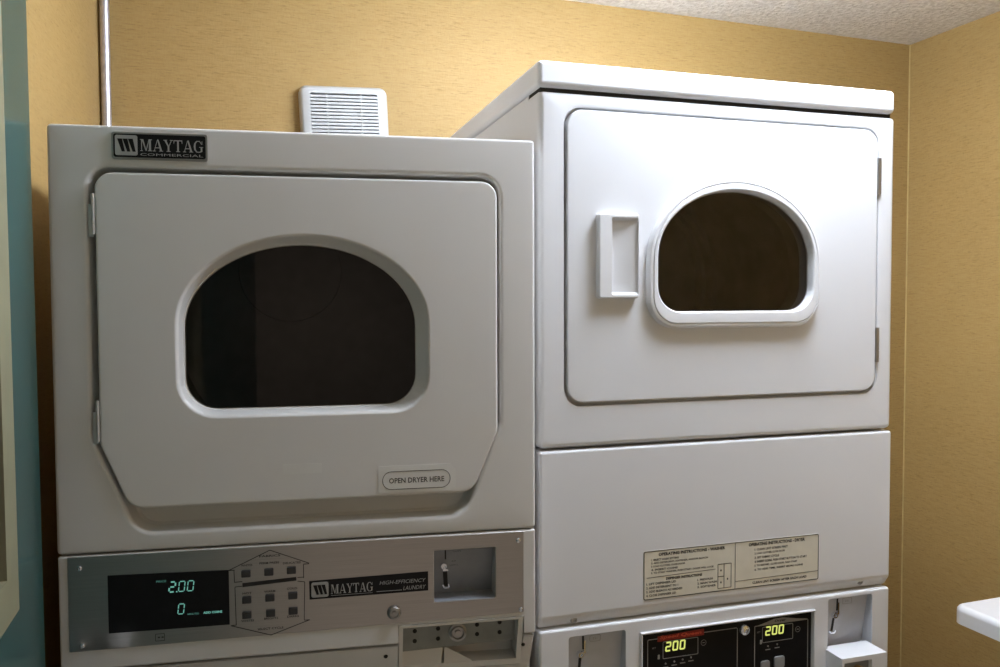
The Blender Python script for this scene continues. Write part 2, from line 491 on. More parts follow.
# door
dr = empty('door', (0, 0, 0)); dr.parent = LD; dr['_z0'] = 1.149
bpy.data.objects.remove(dr)
dout = roundpoly([(.0945, 1.2085, .03), (.5875, 1.2085, .03), (.6275, 1.3020, .03), (.6275, 1.6845, .024), (.0565, 1.6845, .024), (.0565, 1.3020, .03)])
bm = B()
starloft(bm, [(grow(dout, -.004), .0285), (dout, .028), (dout, -.001), (grow(dout, -.0012), -.0035), (grow(dout, -.004), -.005), (grow(win, .0035), -.005), (grow(win, .0015), -.0046), (grow(win, -.0002), -.0034), (grow(win, -.0016), -.0012), (grow(win, -.0026), .002),
              (win2, .019), (grow(win2, -.002), .0205), (grow(win2, -.003), .024)], ctr)
LDoor = obj('door', bm, M['enamel_shaded'], LD)
bm = B(); g = grow(win2, -.0022)
slab(bm, g, .0185 + .002, .0265)
obj('door_glass', bm, M['glass_dark'], LDoor, 'dark domed door window')
# hinges
for z0, z1 in ((1.5975, 1.6545), (1.306, 1.3645)):
    bm = B()
    lathe(bm, [(.0026, z0), (.0026, z0 + .013), (.0022, z0 + .0135), (.0022, z0 + .0145), (.0026, z0 + .015), (.0026, z1)], .0545, 0, 'z', 14, cy=-.0030)
    box(bm, .0540, .0565, -.0045, .02, z0 + .002, z1 - .002); box(bm, .0475, .0540, -.0010, -.0002, z0 - .003, z0 + .042)
    obj('hinge', bm, M['steel'], LD, 'small metal door hinge')
# open here sticker
bm = B(); slab(bm, roundpoly([(.4440, 1.2150, .002), (.5615, 1.2145, .002), (.5615, 1.2450, .001), (.5530, 1.2555, .003), (.4440, 1.2550, .003)], 4), -.0056, -.0050)
st = obj('opening_sticker', bm, M['clearlabel'], LDoor, 'clear sticker reading OPEN DRYER HERE')
bm = B(); frame(bm, rrect(.4500, .5530, 1.2190, 1.2468, .0136, 8), .0009, -.0059, -.0056)
text(bm, 'OPEN DRYER HERE', .4600, 1.2285, .0835, .0082, -.0056, bold=.02)
obj('sticker_print', bm, M['inkgrey'], st)
bm = B(); slab(bm, rrect(.3056, .3616, 1.2494, 1.2640, .001), -.0054, -.0050)
obj('blank_sticker', bm, M['clearlabel'], LDoor, 'faint blank clear sticker')
# badge
bm = B(); slab(bm, rrect(.0800, .2082, 1.7030, 1.7412, .004), -.0030, 0, .0012)
bd = obj('badge', bm, M['zinc'], LD, 'black and silver maker badge')
def stripes_logo(bm, x0, z0, w, h, y, n=3):
    for k in range(n):
        a = x0 + w * (.10 + .24 * k)
        poly(bm, [(a + .20 * w, z0 + h * .18), (a + .34 * w, z0 + h * .18), (a + .22 * w, z0 + h * .82), (a, z0 + h * .82)], y - k * 1e-6)
bm = B(); slab(bm, rrect(.0828, .2054, 1.7058, 1.7384, .003), -.0034, -.0029)
obj('badge_face', bm, M['black'], bd)
bm = B(); slab(bm, rrect(.0850, .1145, 1.7085, 1.7365, .0025), -.0037, -.0033)
obj('badge_emblem', bm, M['silver'], bd)
bm = B(); stripes_logo(bm, .0850, 1.7085, .0295, .028, -.0039); obj('emblem_stripes', bm, M['black'], bd)
bm = B(); serif_word(bm, 'MAYTAG', .1180, 1.7150, .0840, .0165, -.0037)
text(bm, 'COMMERCIAL', .1180, 1.7085, .0840, .0035, -.0035)
obj('badge_lettering', bm, M['silver'], bd)

# ------------------------------------------------ left washer (control console under the dryer)
LW = machine('washing_machine', LROOT, LYAW, 0, 'coin washer with a stainless control console under the chamfered-door dryer', 'washer')
bm = B(); box(bm, .001, .600, .07, .58, .02, 1.143)
obj('cabinet', bm, M['enamel_shaded'], LW)
bm = B(); box(bm, -.0035, .6875, 0, .075, .9795, 1.1443, .0030, 3)
con = obj('console', bm, M['enamel_shaded'], LW)
PR = [(0, .9765), (.004, .975), (.034, .918), (.034, .06), (.075, .06), (.075, .9765)]
bm = B(); prism(bm, PR, -.0035, .6865, .004, 3)
fp = obj('front_panel', bm, M['enamel_shaded'], LW)
drop = [(.4725, .919), (.6690, .916), (.6690, 1.0085), (.4725, 1.0085)]
for o in (con, fp):
    cut(o, slab(B(), drop, -.05, .062))
# stainless plate with coin window
pl = roundpoly([(.0095, 1.0075, .001), (.6680, 1.0145, .001), (.6680, 1.1430, .001), (.0095, 1.1430, .001)], 2)
hole = rrect(.5265, .6245, 1.0395, 1.1215, .0008, 2)
cut(con, slab(B(), rrect(.5275, .6235, 1.0405, 1.1205, .0008, 2), -.05, .045))
bm = B()
starloft(bm, [(pl, .0005), (pl, -.0008), (grow(pl, -.0004), -.0012), (hole, -.0012), (hole, .0005)], (.5755, 1.08))
plate = obj('control_plate', bm, M['stainless'], LW, 'brushed stainless control plate')
# coin pocket: tilted back wall and bright floor
bm = B()
f = [(.5275, 1.0405), (.6235, 1.0405), (.6235, 1.1205), (.5275, 1.1205)]
k = [(.5275, 1.0415), (.6235, 1.0415), (.6235, 1.1205), (.5275, 1.1205)]
loft(bm, [[(x, -.0005, z) for x, z in f], [(k[0][0], .036, k[0][1]), (k[1][0], .036, k[1][1]), (k[2][0], .020, k[2][1]), (k[3][0], .020, k[3][1])]], False, True)
cp = obj('coin_pocket', bm, M['recess'], LW, 'recessed grey coin pocket')
def pocket_y(z): return .036 - .016 * (z - 1.0415) / .079
bm = B()
for za, zb, xa, xb, w in ((1.1195, 1.098, .5475, .5482, .0022), (1.083, 1.052, .5475, .5495, .0068)):
    p = [(xa - w / 2, pocket_y(za) - .0006, za), (xa + w / 2, pocket_y(za) - .0006, za), (xb + w / 2, pocket_y(zb) - .0006, zb), (xb - w / 2, pocket_y(zb) - .0006, zb)]
    bm.faces.new([bm.verts.new(q) for q in p])
obj('coin_slot', bm, M['ink'], cp)
bm = B(); y = pocket_y(1.088)
lathe(bm, [(.0056, y + .001), (.0056, y - .004), (.0046, y - .006), (.003, y - .0062), (.0026, y - .004)], .5455, 1.088)
box(bm, .5440, .5520, y - .003, y + .001, 1.0795, 1.0825)
obj('coin_knob', bm, M['chrome'], cp, 'chrome coin knob'); bm = B()
bar(bm, .5445, 1.0555, .5475, 1.0500, .0022, pocket_y(1.05) - .003, pocket_y(1.05)); bar(bm, .5475, 1.0500, .5545, 1.0505, .0025, pocket_y(1.05) - .003, pocket_y(1.05)); bar(bm, .5540, 1.0510, .5540, 1.0560, .0022, pocket_y(1.05) - .003, pocket_y(1.05))
obj('coin_guide', bm, M['chrome'], cp, 'chrome coin guide')
bm = B()
text(bm, 'COIN', .560, 1.1095, .012, .004, pocket_y(1.108) - .0006); text(bm, '25', .5575, 1.0935, .007, .0035, pocket_y(1.092) - .0006); text(bm, 'CENTS', .5550, 1.0865, .0125, .0035, pocket_y(1.085) - .0006)
obj('pocket_print', bm, M['inkgrey'], cp)
# display
PY = -.0012
bm = B(); slab(bm, [(.0622, 1.0310), (.2270, 1.0308), (.2268, 1.1113), (.0622, 1.1145)], PY - .0012, PY + .001)
dp = obj('display', bm, M['black'], LW, 'black display with teal digits')
bm = B(); dy = PY - .0013
for c, x in (('2', .1440), ('0', .1570), ('0', .1690)): digit(bm, c, x, 1.0850, .0078, .0145, dy, .0021 if c == '2' else .0013)
slab(bm, rrect(.1538, .1556, 1.0840, 1.0858, .0003, 2), dy - .0003, dy)
obj('price_digits', bm, M['led_teal'], dp)
bm = B(); digit(bm, '0', .1555, 1.0520, .0078, .0145, dy, .0013); obj('minutes_digit', bm, M['led_teal'], dp); bm = B()
text(bm, 'ADD COINS', .1905, 1.0495, .0265, .0034, dy, bold=.04)
obj('coin_prompt', bm, M['led_teal'], dp)
bm = B(); text(bm, 'PRICE', .1272, 1.1000, .0135, .0030, dy, bold=.02); obj('price_word', bm, M['led_dim'], dp); bm = B(); text(bm, 'MINUTES', .1690, 1.0495, .0155, .0026, dy, bold=.02)
obj('minutes_word', bm, M['led_dim'], dp)
# cycle chart
bm = B(); g0, g1 = PY - .0003, PY + .0002
for a, b, c, d in ((.2265, 1.1105, .2850, 1.1370), (.2850, 1.1370, .3410, 1.1140), (.2265, 1.1105, .2350, 1.1105), (.3330, 1.1130, .3410, 1.1130),
                   (.2340, 1.1105, .2345, 1.0925), (.2345, 1.0925, .2455, 1.0930), (.3330, 1.1130, .3330, 1.0920), (.3240, 1.0935, .3330, 1.0935),
                   (.2350, 1.0850, .2360, 1.0290), (.2350, 1.0855, .2450, 1.0860), (.3345, 1.0860, .3330, 1.0290), (.3240, 1.0880, .3345, 1.0862),
                   (.2285, 1.0285, .2850, 1.0100), (.2850, 1.0100, .3410, 1.0285), (.2285, 1.0285, .2365, 1.0290), (.3330, 1.0285, .3410, 1.0285)):
    bar(bm, a, b, c, d, .0011, g0, g1)
slab(bm, [(.2455, 1.0845), (.3225, 1.0890), (.3225, 1.0945), (.2455, 1.0905)], g0, g1)
for s, x, z, w in (('FABRICS', .2700, 1.1270, .0300), ('WHITES', .2440, 1.1150, .0160), ('PERM PRESS', .2700, 1.1165, .028), ('DELICATES', .3035, 1.1145, .0255),
                   ('HOT', .2455, 1.0735, .0130), ('WARM', .2760, 1.0740, .0160), ('COLD', .3085, 1.0760, .0150), ('WHITES', .2430, 1.0325, .0180), ('BRIGHTS', .2755, 1.0335, .0200), ('DARKS', .3085, 1.0340, .0170),
                   ('SELECT CYCLE', .2660, 1.0185, .0370)):
    text(bm, s, x, z, w, .0032, PY, bold=.02)
obj('cycle_chart', bm, M['ink'], plate, 'black printed cycle chart')
bm = B(); frame(bm, rrect(.1240, .1370, 1.0140, 1.0250, .001, 2), .0008, g0, g1)
for x in (.1275, .1325): bar(bm, x, 1.0195, x + .003, 1.0195, .002, g0, g1)
obj('approval_mark', bm, M['inkgrey'], plate, 'small square printed mark')
for x, z in ((.2510, 1.1045), (.2834, 1.1048), (.3156, 1.1052), (.2516, 1.0655), (.2844, 1.0662), (.3172, 1.0672), (.2514, 1.0430), (.2850, 1.0432), (.3172, 1.0440)):
    bm = B(); slab(bm, rrect(x - .0066, x + .0066, z - .0052, z + .0052, .0012, 3), PY - .0035, PY + .0002, .001)
    bu = obj('button', bm, M['button'], LW, 'small dark push button')
# nameplate
bm = B(); slab(bm, [(.3412, 1.0590), (.5182, 1.0602), (.5182, 1.0896), (.3408, 1.0868)], PY - .0008, PY + .0002)
npl = obj('nameplate', bm, M['black'], LW, 'black nameplate with silver lettering')
ny = PY - .0009
bm = B(); slab(bm, rrect(.3440, .3690, 1.0618, 1.0845, .003, 4), ny - .0003, ny); obj('plate_emblem', bm, M['silver'], npl)
bm = B(); stripes_logo(bm, .3440, 1.0618, .025, .0227, ny - .0005); obj('emblem_stripes', bm, M['black'], npl)
bm = B(); serif_word(bm, 'MAYTAG', .3725, 1.0655, .0620, .0140, ny - .0001)
text(bm, 'HIGH-EFFICIENCY', .4445, 1.0740, .0700, .0058, ny, slant=.25); text(bm, 'LAUNDRY', .4800, 1.0635, .0345, .0062, ny, slant=.25)
bar(bm, .4400, 1.0640, .4780, 1.0640, .0008, ny - .0002, ny); bar(bm, .3725, 1.0630, .4340, 1.0630, .0005, ny - .0002, ny)
obj('plate_lettering', bm, M['silver'], npl)
for x, z in ((.0257, 1.1274), (.0271, 1.0160), (.6595, 1.1291), (.6635, 1.0195)): screw('screw', x, z, PY, .0038, LW, M['chrome'], .003)
# barrel lock
bm = B(); lathe(bm, [(.0105, PY), (.0105, PY - .003), (.009, PY - .0055), (.0066, PY - .0065), (.0062, PY - .004), (.0034, PY - .004), (.003, PY - .0065), (.0012, PY - .0065)], .4660, 1.0300)
obj('lock', bm, M['zinc'], LW, 'round barrel lock')
# coin drop below the plate: rim, drilled coin plate, lock, sloping chute
bm = B()
ro = [(.4735, .9255), (.6680, .9215), (.6680, 1.0075), (.4735, 1.0075)]; ri = [(.4795, .9365), (.6600, .9320), (.6600, 1.0035), (.4795, 1.0035)]
rd = (.0225, .0235, -.001, -.001); rb_ = (.0195, .0205, -.0005, -.0005)
loft(bm, [[(x, .058, z) for x, z in ro], [(x, d, z) for (x, z), d in zip(ro, rd)], [(x, d, z) for (x, z), d in zip(ri, rb_)], [(x, .058, z) for x, z in ri]], False, True)
cd = obj('coin_drop', bm, M['enamel_shaded'], LW)
bm = B(); slab(bm, [(.4796, .9540), (.6599, .9590), (.6599, 1.0034), (.4796, 1.0034)], .030, .040)
cpl = obj('coin_plate', bm, M['coinplate'], cd, 'grey metal coin plate with eight screw holes')
for x, z in ((.4997, .9856), (.4995, .9697), (.5364, .9866), (.5363, .9705), (.5987, .9879), (.5987, .9726), (.6353, .9890), (.6352, .9728)):
    bm = B(); lathe(bm, [(.0034, .0302), (.0034, .0292), (.002, .0290), (.0016, .0298)], x, z, n=12)
    obj('bolt', bm, M['dark'], cpl, 'dark bolt head')
bm = B(); lathe(bm, [(.0145, .030), (.0145, .0275), (.0115, .0265), (.0105, .023), (.0095, .023), (.0085, .027), (.005, .027), (.0045, .024), (.002, .024)], .5674, .9784)
obj('lock', bm, M['zinc'], cd, 'round coin plate lock')
bm = B()
loft(bm, [[(.4797, .0295, .9545), (.5430, .0295, .9560), (.5430, .0295, .934), (.4797, .0295, .934)], [(.4797, .0205, .9380), (.5400, .0205, .9375), (.5400, .0205, .934), (.4797, .0205, .934)]], True, True)
obj('coin_chute', bm, M['enamel_shaded'], cd, 'sloping cream coin chute')
bm = B()
loft(bm, [[(.5460, .0295, .9560), (.5490, .0295, .9560), (.5490, .0295, .933), (.5460, .0295, .933)], [(.5445, .0205, .9375), (.5880, .0205, .9360), (.5880, .0205, .933), (.5445, .0205, .933)]], True, True)
obj('coin_chute', bm, M['enamel_shaded'], cd, 'three-cornered cream chute wedge')
screw('screw', .4535, .9568, .0135, .0033, LW, M['dark']); screw('screw', .6700, .9568, .0135, .0030, LW, M['dark'])

# ------------------------------------------------ right dryer
RD = machine('tumble_dryer', RROOT, RYAW, .969, 'taller bright white tumble dryer with raised window ring, pocket handle and instruction label', 'dryer')
ro = rrect(0, .691, 1.2640, 1.8362, .010)
rrec = rrect(.0425, .6535, 1.3320, 1.8120, .030, 8)
gl = dome(.3525, .1495, 1.4845, 1.5750, 1.6870, .042)
rc = (.356, 1.572)
bm = B(); rport = grow(gl, .008)
starloft(bm, [(ro, .055), (ro, .011), (grow(ro, -.0035), .0035), (grow(ro, -.0095), 0), (grow(rrec, .0025), 0), (grow(rrec, .0006), .0008), (rrec, .0025), (rrec, .014), (rport, .014), (rport, .05)], rc)
obj('front_panel', bm, M['enamel'], RD)
bm = B(); loft(bm, [[(.001, .054, .971), (.685, .054, .971), (.685, .054, 1.8370), (.001, .054, 1.8370)], [(.001, .66, .971), (.685, .66, .971), (.685, .66, 1.8370), (.001, .66, 1.8370)]], False, True)
obj('cabinet', bm, M['enamel'], RD)
bm = B(); cap = rrect(-.002, .6840, 1.8390, 1.8785, .0025)
box(bm, -.0035, .6840, -.006, .664, 1.8395, 1.8810, .009, 4)
obj('top_cap', bm, M['enamel'], RD)
bm = B(); box(bm, .004, .680, .004, .06, 1.833, 1.8405); obj('cap_shade_strip', bm, M['dark'], RD, 'dark strip painted as the shade under the top cap')  # solid dark strip colours in the shade under the cap
rdo = rrect(.0470, .6490, 1.3375, 1.8080, .027, 8)
bm = B()
starloft(bm, [(rdo, .013), (rdo, -.0005), (grow(rdo, -.0010), -.0022), (grow(rdo, -.003), -.003), (grow(gl, .004), -.003), (grow(gl, .004), .012)], rc)
RDoor = obj('door', bm, M['enamel'], RD)
# window ring
bz = dome(.3528, .1675, 1.4560, 1.5680, 1.7080, .052)
bm = B()
starloft(bm, [(bz, -.0025), (grow(bz, -.0005), -.010), (grow(bz, -.003), -.0145), (grow(bz, -.0050), -.0152), (grow(bz, -.0062), -.0152), (grow(bz, -.0072), -.0136), (grow(bz, -.0084), -.0138), (grow(bz, -.0096), -.0162), (grow(gl, .0035), -.0165), (grow(gl, .0020), -.0155), (grow(gl, .0005), -.012), (grow(gl, 0), -.001), (grow(gl, -.0005), .002)], rc)
obj('window_ring', bm, M['plastic'], RDoor, 'raised white plastic window ring')
bm = B(); slab(bm, grow(gl, .003), -.0010, .004); obj('door_glass', bm, M['glass_brown'], RDoor, 'brown tinted door window')
bm = B(); dc = (.3565, 1.54)
starloft(bm, [(grow(gl, .006), .03), (grow(gl, .006), .06), (circ(*dc, .278), .065), (circ(*dc, .278), .50), (circ(*dc, .266), .502), (circ(*dc, .262), .482), (circ(*dc, .252), .482), (circ(*dc, .248), .502), (circ(*dc, .240), .502), (circ(*dc, .236), .482), (circ(*dc, .226), .482), (circ(*dc, .222), .502), (circ(*dc, .06), .505)], dc, False, True)
obj('drum', bm, M['drum'], RD, 'dark drum interior behind the glass')
# pocket handle
bm = B()
ho = rrect(.0957, .1680, 1.5060, 1.6430, .004, 4); hi = rrect(.1185, .1660, 1.5120, 1.6370, .003, 4)
def hy(x): return 0
steps = [(ho, -.0025), (grow(ho, -.0005), -.0125), (grow(ho, -.0025), -.016)]
hc = (.140, 1.5745)
starloft(bm, steps + [(hi, -.016)] , hc)
hrings = star([hi, hi], hc)
def hd(x): return -.0150 + (.0120) * max(0, (.1690 - x)) / .041
inner = []
loft(bm, [[(x, -.016, z) for x, z in hrings[0]], [(x + .0005, -.0015 - .0115 * (x - .1185) / .0475, 1.5745 + (z - 1.5745) * .93) for x, z in hrings[1]]], False, True)
obj('handle', bm, M['plastic'], RDoor, 'white plastic pocket handle')
for z0, z1 in ((1.6940, 1.7590), (1.3890, 1.4520)):
    bm = B(); lathe(bm, [(.0042, z0), (.0042, z0 + .02), (.0037, z0 + .0205), (.0037, z0 + .0215), (.0042, z0 + .022), (.0042, z1)], .6535, 0, 'z', 14, cy=-.0005)
    box(bm, .6500, .6535, -.0042, -.003, z0, z1)
    obj('hinge', bm, M['zinc'], RD, 'small metal door hinge')
# lower service panel
PRS = [(0, 1.2610), (.05, 1.2610), (.05, .9695), (.012, .9695), (0, .9885)]
bm = B(); prism(bm, PRS, 0, .6910, .005, 4); sp = obj('service_panel', bm, M['enamel'], RD)
for x, z in ((.0607, .9790), (.6285, .9830)): screw('screw', x, z, .0060, .0062, RD, M['zinc'], .0035)
screw('screw', .0085, 1.0205, .001, .0020, RD, M['dark'], .001)
# instruction label
bm = B(); slab(bm, rrect(.1840, .5325, .9995, 1.0825, .003, 3), -.0005, .0002)
lb = obj('instruction_label', bm, M['label'], sp, 'beige printed instruction label')
bm = B(); ly = -.0005; l0, l1 = ly - .0003, ly
frame(bm, rrect(.1842, .5323, .9997, 1.0823, .003, 3), .0013, l0, l1)
bar(bm, .3600, 1.0005, .3600, 1.0815, .0010, l0, l1)
bar(bm, .1900, 1.0370, .3210, 1.0395, .0007, l0, l1); bar(bm, .3600, 1.0135, .5310, 1.0155, .0007, l0, l1)
for a, b, c, d in ((.3260, 1.0050, .3520, 1.0050), (.3260, 1.0470, .3520, 1.0470), (.3260, 1.0050, .3260, 1.0470), (.3520, 1.0050, .3520, 1.0470), (.3380, 1.0050, .3380, 1.0470), (.3260, 1.0255, .3380, 1.0255)): bar(bm, a, b, c, d, .0009, l0, l1)
for x, z in ((.332, 1.036), (.332, 1.015), (.3450, 1.020)): bar(bm, x - .001, z, x + .001, z, .003, l0, l1)
text(bm, 'OPERATING INSTRUCTIONS - WASHER', .2120, 1.0725, .1280, .0055, ly, bold=.045)
for i, (s, w) in enumerate((('1. SELECT WASH SETTING', .052), ('2. ADD DETERGENT, SOFTENER, AND/OR BLEACH', .108), ('3. LOAD CLOTHES, CLOSE DOOR', .064), ('4. INSERT COINS', .050), ('5. TO START WASHER, PUSH START. DOOR WILL LOCK', .120))):
    text(bm, s, .1980, 1.0650 - i * .0056, w, .0036, ly, bold=.03)
text(bm, 'DISPENSER INSTRUCTIONS', .2260, 1.0305, .0690, .0045, ly, bold=.045)
for i, (s, w) in enumerate((('1. LIFT DISPENSER LID', .056), ('2. ADD DETERGENT TO 1', .060), ('3. ADD BLEACH AS NEEDED', .068), ('4. CLOSE DISPENSER LID', .056))): text(bm, s, .1890, 1.0245 - i * .0065, w, .0038, ly, bold=.03)
for i, (s, w) in enumerate((('1. PREWASH', .030), ('2. MAIN WASH', .038), ('3. SOFTENER', .036))): text(bm, s, .2860, 1.0220 - i * .0062, w, .0038, ly, bold=.03)
text(bm, 'OPERATING INSTRUCTIONS - DRYER', .3870, 1.0725, .1160, .0058, ly, bold=.045)
for i, (s, w) in enumerate((('1. CLEAN LINT SCREEN FIRST', .068), ('2. LOAD CLOTHES, CLOSE DOOR', .062), ('3. SET FABRIC CYCLE', .050), ('4. INSERT COINS. PUSH START BUTTON TO START', .108), ('5. TO RESTART, CLOSE DOOR, PUSH START', .088), ('6. TO ADD TIME, INSERT MORE COINS', .100))):
    text(bm, s, .3990, 1.0640 - i * .0072, w, .0040, ly, bold=.03)
text(bm, 'CLEAN LINT SCREEN AFTER EACH LOAD', .3950, 1.0055, .1120, .0042, ly, bold=.045)
obj('label_print', bm, M['ink'], lb)

# ------------------------------------------------ right washer
RW = machine('washing_machine', RROOT, RYAW, 0, 'white coin washer with twin black lime-lit display panels below the taller dryer', 'washer')
bm = B(); box(bm, .001, .685, .07, .66, .02, .966); obj('cabinet', bm, M['enamel'], RW)
bm = B(); box(bm, -.001, .6900, -.001, .075, .60, .9685, .0045, 4)
rcon = obj('console', bm, M['enamel'], RW)
bm = B(); box(bm, 0, .686, .002, .075, .08, .597, .006, 3); obj('front_panel', bm, M['enamel'], RW)
CF = -.001
pan = [(.1810, .70), (.5220, .70), (.5220, .9430), (.1810, .9430)]
cut(rcon, slab(B(), pan, -.05, .030))
pockets = ((.0490, .1515, .8300, .9545), (.5535, .6515, .8600, .9605))
for x0, x1, z0, z1 in pockets:
    cut(rcon, slab(B(), rrect(x0, x1, z0, z1, .005, 5), -.05, .035))
for i, (x0, x1, z0, z1) in enumerate(pockets):
    bm = B(); a = rrect(x0, x1, z0, z1, .005, 5); c = ((x0 + x1) / 2, (z0 + z1) / 2)
    yt, yb = .010, .026
    r0, r1 = star([a, grow(a, -.001)], c)
    py = lambda z, z0=z0, z1=z1: yb - (yb - yt) * (z - z0) / (z1 - z0)
    loft(bm, [[(x, CF + .001, z) for x, z in r0], [(x, py(z), z) for x, z in r1]], False, True)
    pk = obj('coin_pocket', bm, M['recess_paint'], RW, 'recessed grey coin pocket')
    xs = x0 + .030
    bm = B()
    for za, zb, xa, xb, w in ((z1 - .006, z1 - .030, xs, xs + .002, .0036), (z1 - .044, z1 - .070, xs - .003, xs - .004, .0052)):
        q = [(xa - w / 2, py(za) - .0006, za), (xa + w / 2, py(za) - .0006, za), (xb + w / 2, py(zb) - .0006, zb), (xb - w / 2, py(zb) - .0006, zb)]
        bm.faces.new([bm.verts.new(v) for v in q])
    obj('coin_slot', bm, M['ink'], pk)
    bm = B(); zk = z1 - .037; y = py(zk)
    lathe(bm, [(.0060, y + .002), (.0060, y - .005), (.0048, y - .007), (.003, y - .007), (.0026, y - .004)], xs - .004, zk)
    box(bm, xs - .004, xs + .0055, y - .004, y + .002, zk + .0005, zk + .004); box(bm, xs + .002, xs + .0050, py(z1 - .02) - .002, py(z1 - .02) + .002, zk + .004, z1 - .014)
    obj('coin_knob', bm, M['chrome'], pk, 'chrome coin knob'); bm = B()
    zb = z1 - .072
    bar(bm, xs - .010, zb + .003, xs - .007, zb - .001, .0022, py(zb) - .003, py(zb) + .001); bar(bm, xs - .007, zb - .001, xs + .002, zb - .001, .0024, py(zb) - .003, py(zb) + .001); bar(bm, xs + .002, zb - .001, xs + .003, zb + .003, .0022, py(zb) - .003, py(zb) + .001)
    obj('coin_guide', bm, M['chrome'], pk, 'chrome coin guide')
    bm = B(); zt = z1 - .012; y = py(zt) - .0008
    frame(bm, rrect(xs + .012, xs + .032, zt - .006, zt + .005, .0035 if i == 0 else .001, 5), .0006, y - .0003, y); text(bm, '25c' , xs + .0175, zt - .0022, .009, .0036, y)
    obj('pocket_print', bm, M['greyline'], pk)
# black control panel
bm = B(); po = rrect(.1775, .5250, .66, .9465, .002, 3); pi_ = rrect(.1825, .5205, .665, .9415, .0015, 3)
starloft(bm, [(po, CF + .002), (po, CF - .003), (grow(po, -.0015), CF - .0045), (grow(po, -.0035), CF - .0035), (pi_, CF + .004), (pi_, .020)], (.35, .80))
obj('panel_bezel', bm, M['enamel'], RW)
bm = B(); slab(bm, pi_, CF + .0035, .022); cpn = obj('control_panel', bm, M['black'], RW, 'black control panel with two lime displays')
y = CF + .0035; y0 = y - .0004
bm = B()
frame(bm, rrect(.1930, .3680, .68, .9305, .003, 4), .0013, y0, y); frame(bm, rrect(.4020, .5140, .68, .9285, .002, 4), .0013, y0, y)
for r in ((.2220, .2900, .8935, .9235), (.4180, .4820, .8960, .9245)): frame(bm, rrect(*r, .002, 3), .0010, y0, y)
slab(bm, [(.4040, .9275), (.5120, .9290), (.4900, .9320), (.4610, .9370), (.4420, .9365), (.4200, .9310)], y0 - .0001, y)
obj('panel_lines', bm, M['greyline'], cpn)
bm = B(); text(bm, 'Dryer', .4430, .9297, .0240, .0055, y0 - .0001, bold=.03, slant=.2); obj('banner_print', bm, M['ink'], cpn)
bm = B(); slab(bm, [(.2120, .9245), (.3010, .9255), (.3010, .9365), (.2120, .9335)], y0 - .0002, y); rb = obj('red_strip', bm, M['red'], cpn, 'dark red logo strip')
M['redlit'] = plain('red_lettering', (.72, .11, .06), .5, var=.15)
bm = B(); text(bm, 'Speed Queen', .2160, .9268, .0800, .0078, y0 - .0003, bold=.03, slant=.2); obj('strip_lettering', bm, M['redlit'], rb)
for x, z, s in ((.2240, .9000, 1), (.4215, .9025, 1)):
    bm = B()
    for k, c in enumerate('200'): digit(bm, c, x + .0035 + k * .0136, z + .0070, .0082, .0142, y0 - .0002, .0026, .08, 0)
    obj('display_digits', bm, M['led_lime'], cpn, 'lime glowing digits')
for x, z in ((.2275, .8850), (.2440, .8865), (.2600, .8880), (.2760, .8895), (.4300, .8890), (.4490, .8900)):
    bm = B(); lathe(bm, [(.0016, y), (.0016, y - .0008), (.0008, y - .0012)], x, z, n=10); bar(bm, x - .005, z - .006, x + .005, z - .006, .0016, y0, y); obj('indicator', bm, M['greyline'], cpn)
for x, z in ((.2140, .8985), (.4150, .8985)): bm = B(); slab(bm, [(x - .0017, z - .0035), (x + .0017, z - .0035), (x + .0017, z + .0035), (x - .0012, z + .0035)], y0 - .001, y); obj('arrow_mark', bm, M['silver'], cpn)
for x, z in ((.3005, .9120), (.4920, .9120)):
    bm = B(); frame(bm, circ(x, z, .0052, 20), .0006, y0, y); bar(bm, x - .002, z, x + .002, z, .0012, y0, y); obj('dial_mark', bm, M['greyline'], cpn)
for x, z in ((.2060, .9130), (.4110, .9150)): bm = B(); text(bm, 'SET', x - .004, z, .007, .003, y); obj('set_print', bm, M['greyline'], cpn)
for x, z, r in ((.4240, .8550, .009), (.4530, .8580, .0105), (.2450, .8480, .0095), (.2750, .8480, .0095)):
    bm = B(); slab(bm, rrect(x - r, x + r, z - r, z + r, .004, 4), y - .003, y, .001); obj('button', bm, M['greybutton'], RW, 'pale grey push button')
bm = B(); lathe(bm, [(.0098, y), (.0098, y - .003), (.0084, y - .0060), (.0050, y - .0078), (.0025, y - .0080), (.0018, y - .006)], .3800, .9255)
obj('lock', bm, M['chrome'], RW, 'domed chrome lock')
# coin box standing out under the right pocket
bm = B(); box(bm, .5500, .6480, -.043, .01, .70, .8690, .0015, 2); cb = obj('coin_box', bm, M['enamel'], RW, 'protruding white coin box')
cut(cb, slab(B(), rrect(.5555, .6150, .70, .8600, .001, 2), -.08, -.034))
bm = B(); slab(bm, rrect(.5560, .6145, .7005, .8595, .001, 2), -.0345, -.030); obj('coin_box_plate', bm, M['recess'], cb, 'grey coin box plate')
bm = B(); lathe(bm, [(.0125, -.034), (.0125, -.041), (.010, -.0425), (.0095, -.038), (.004, -.038)], .5900, .8370); obj('lock', bm, M['brass'], cb, 'brass-coloured round lock')

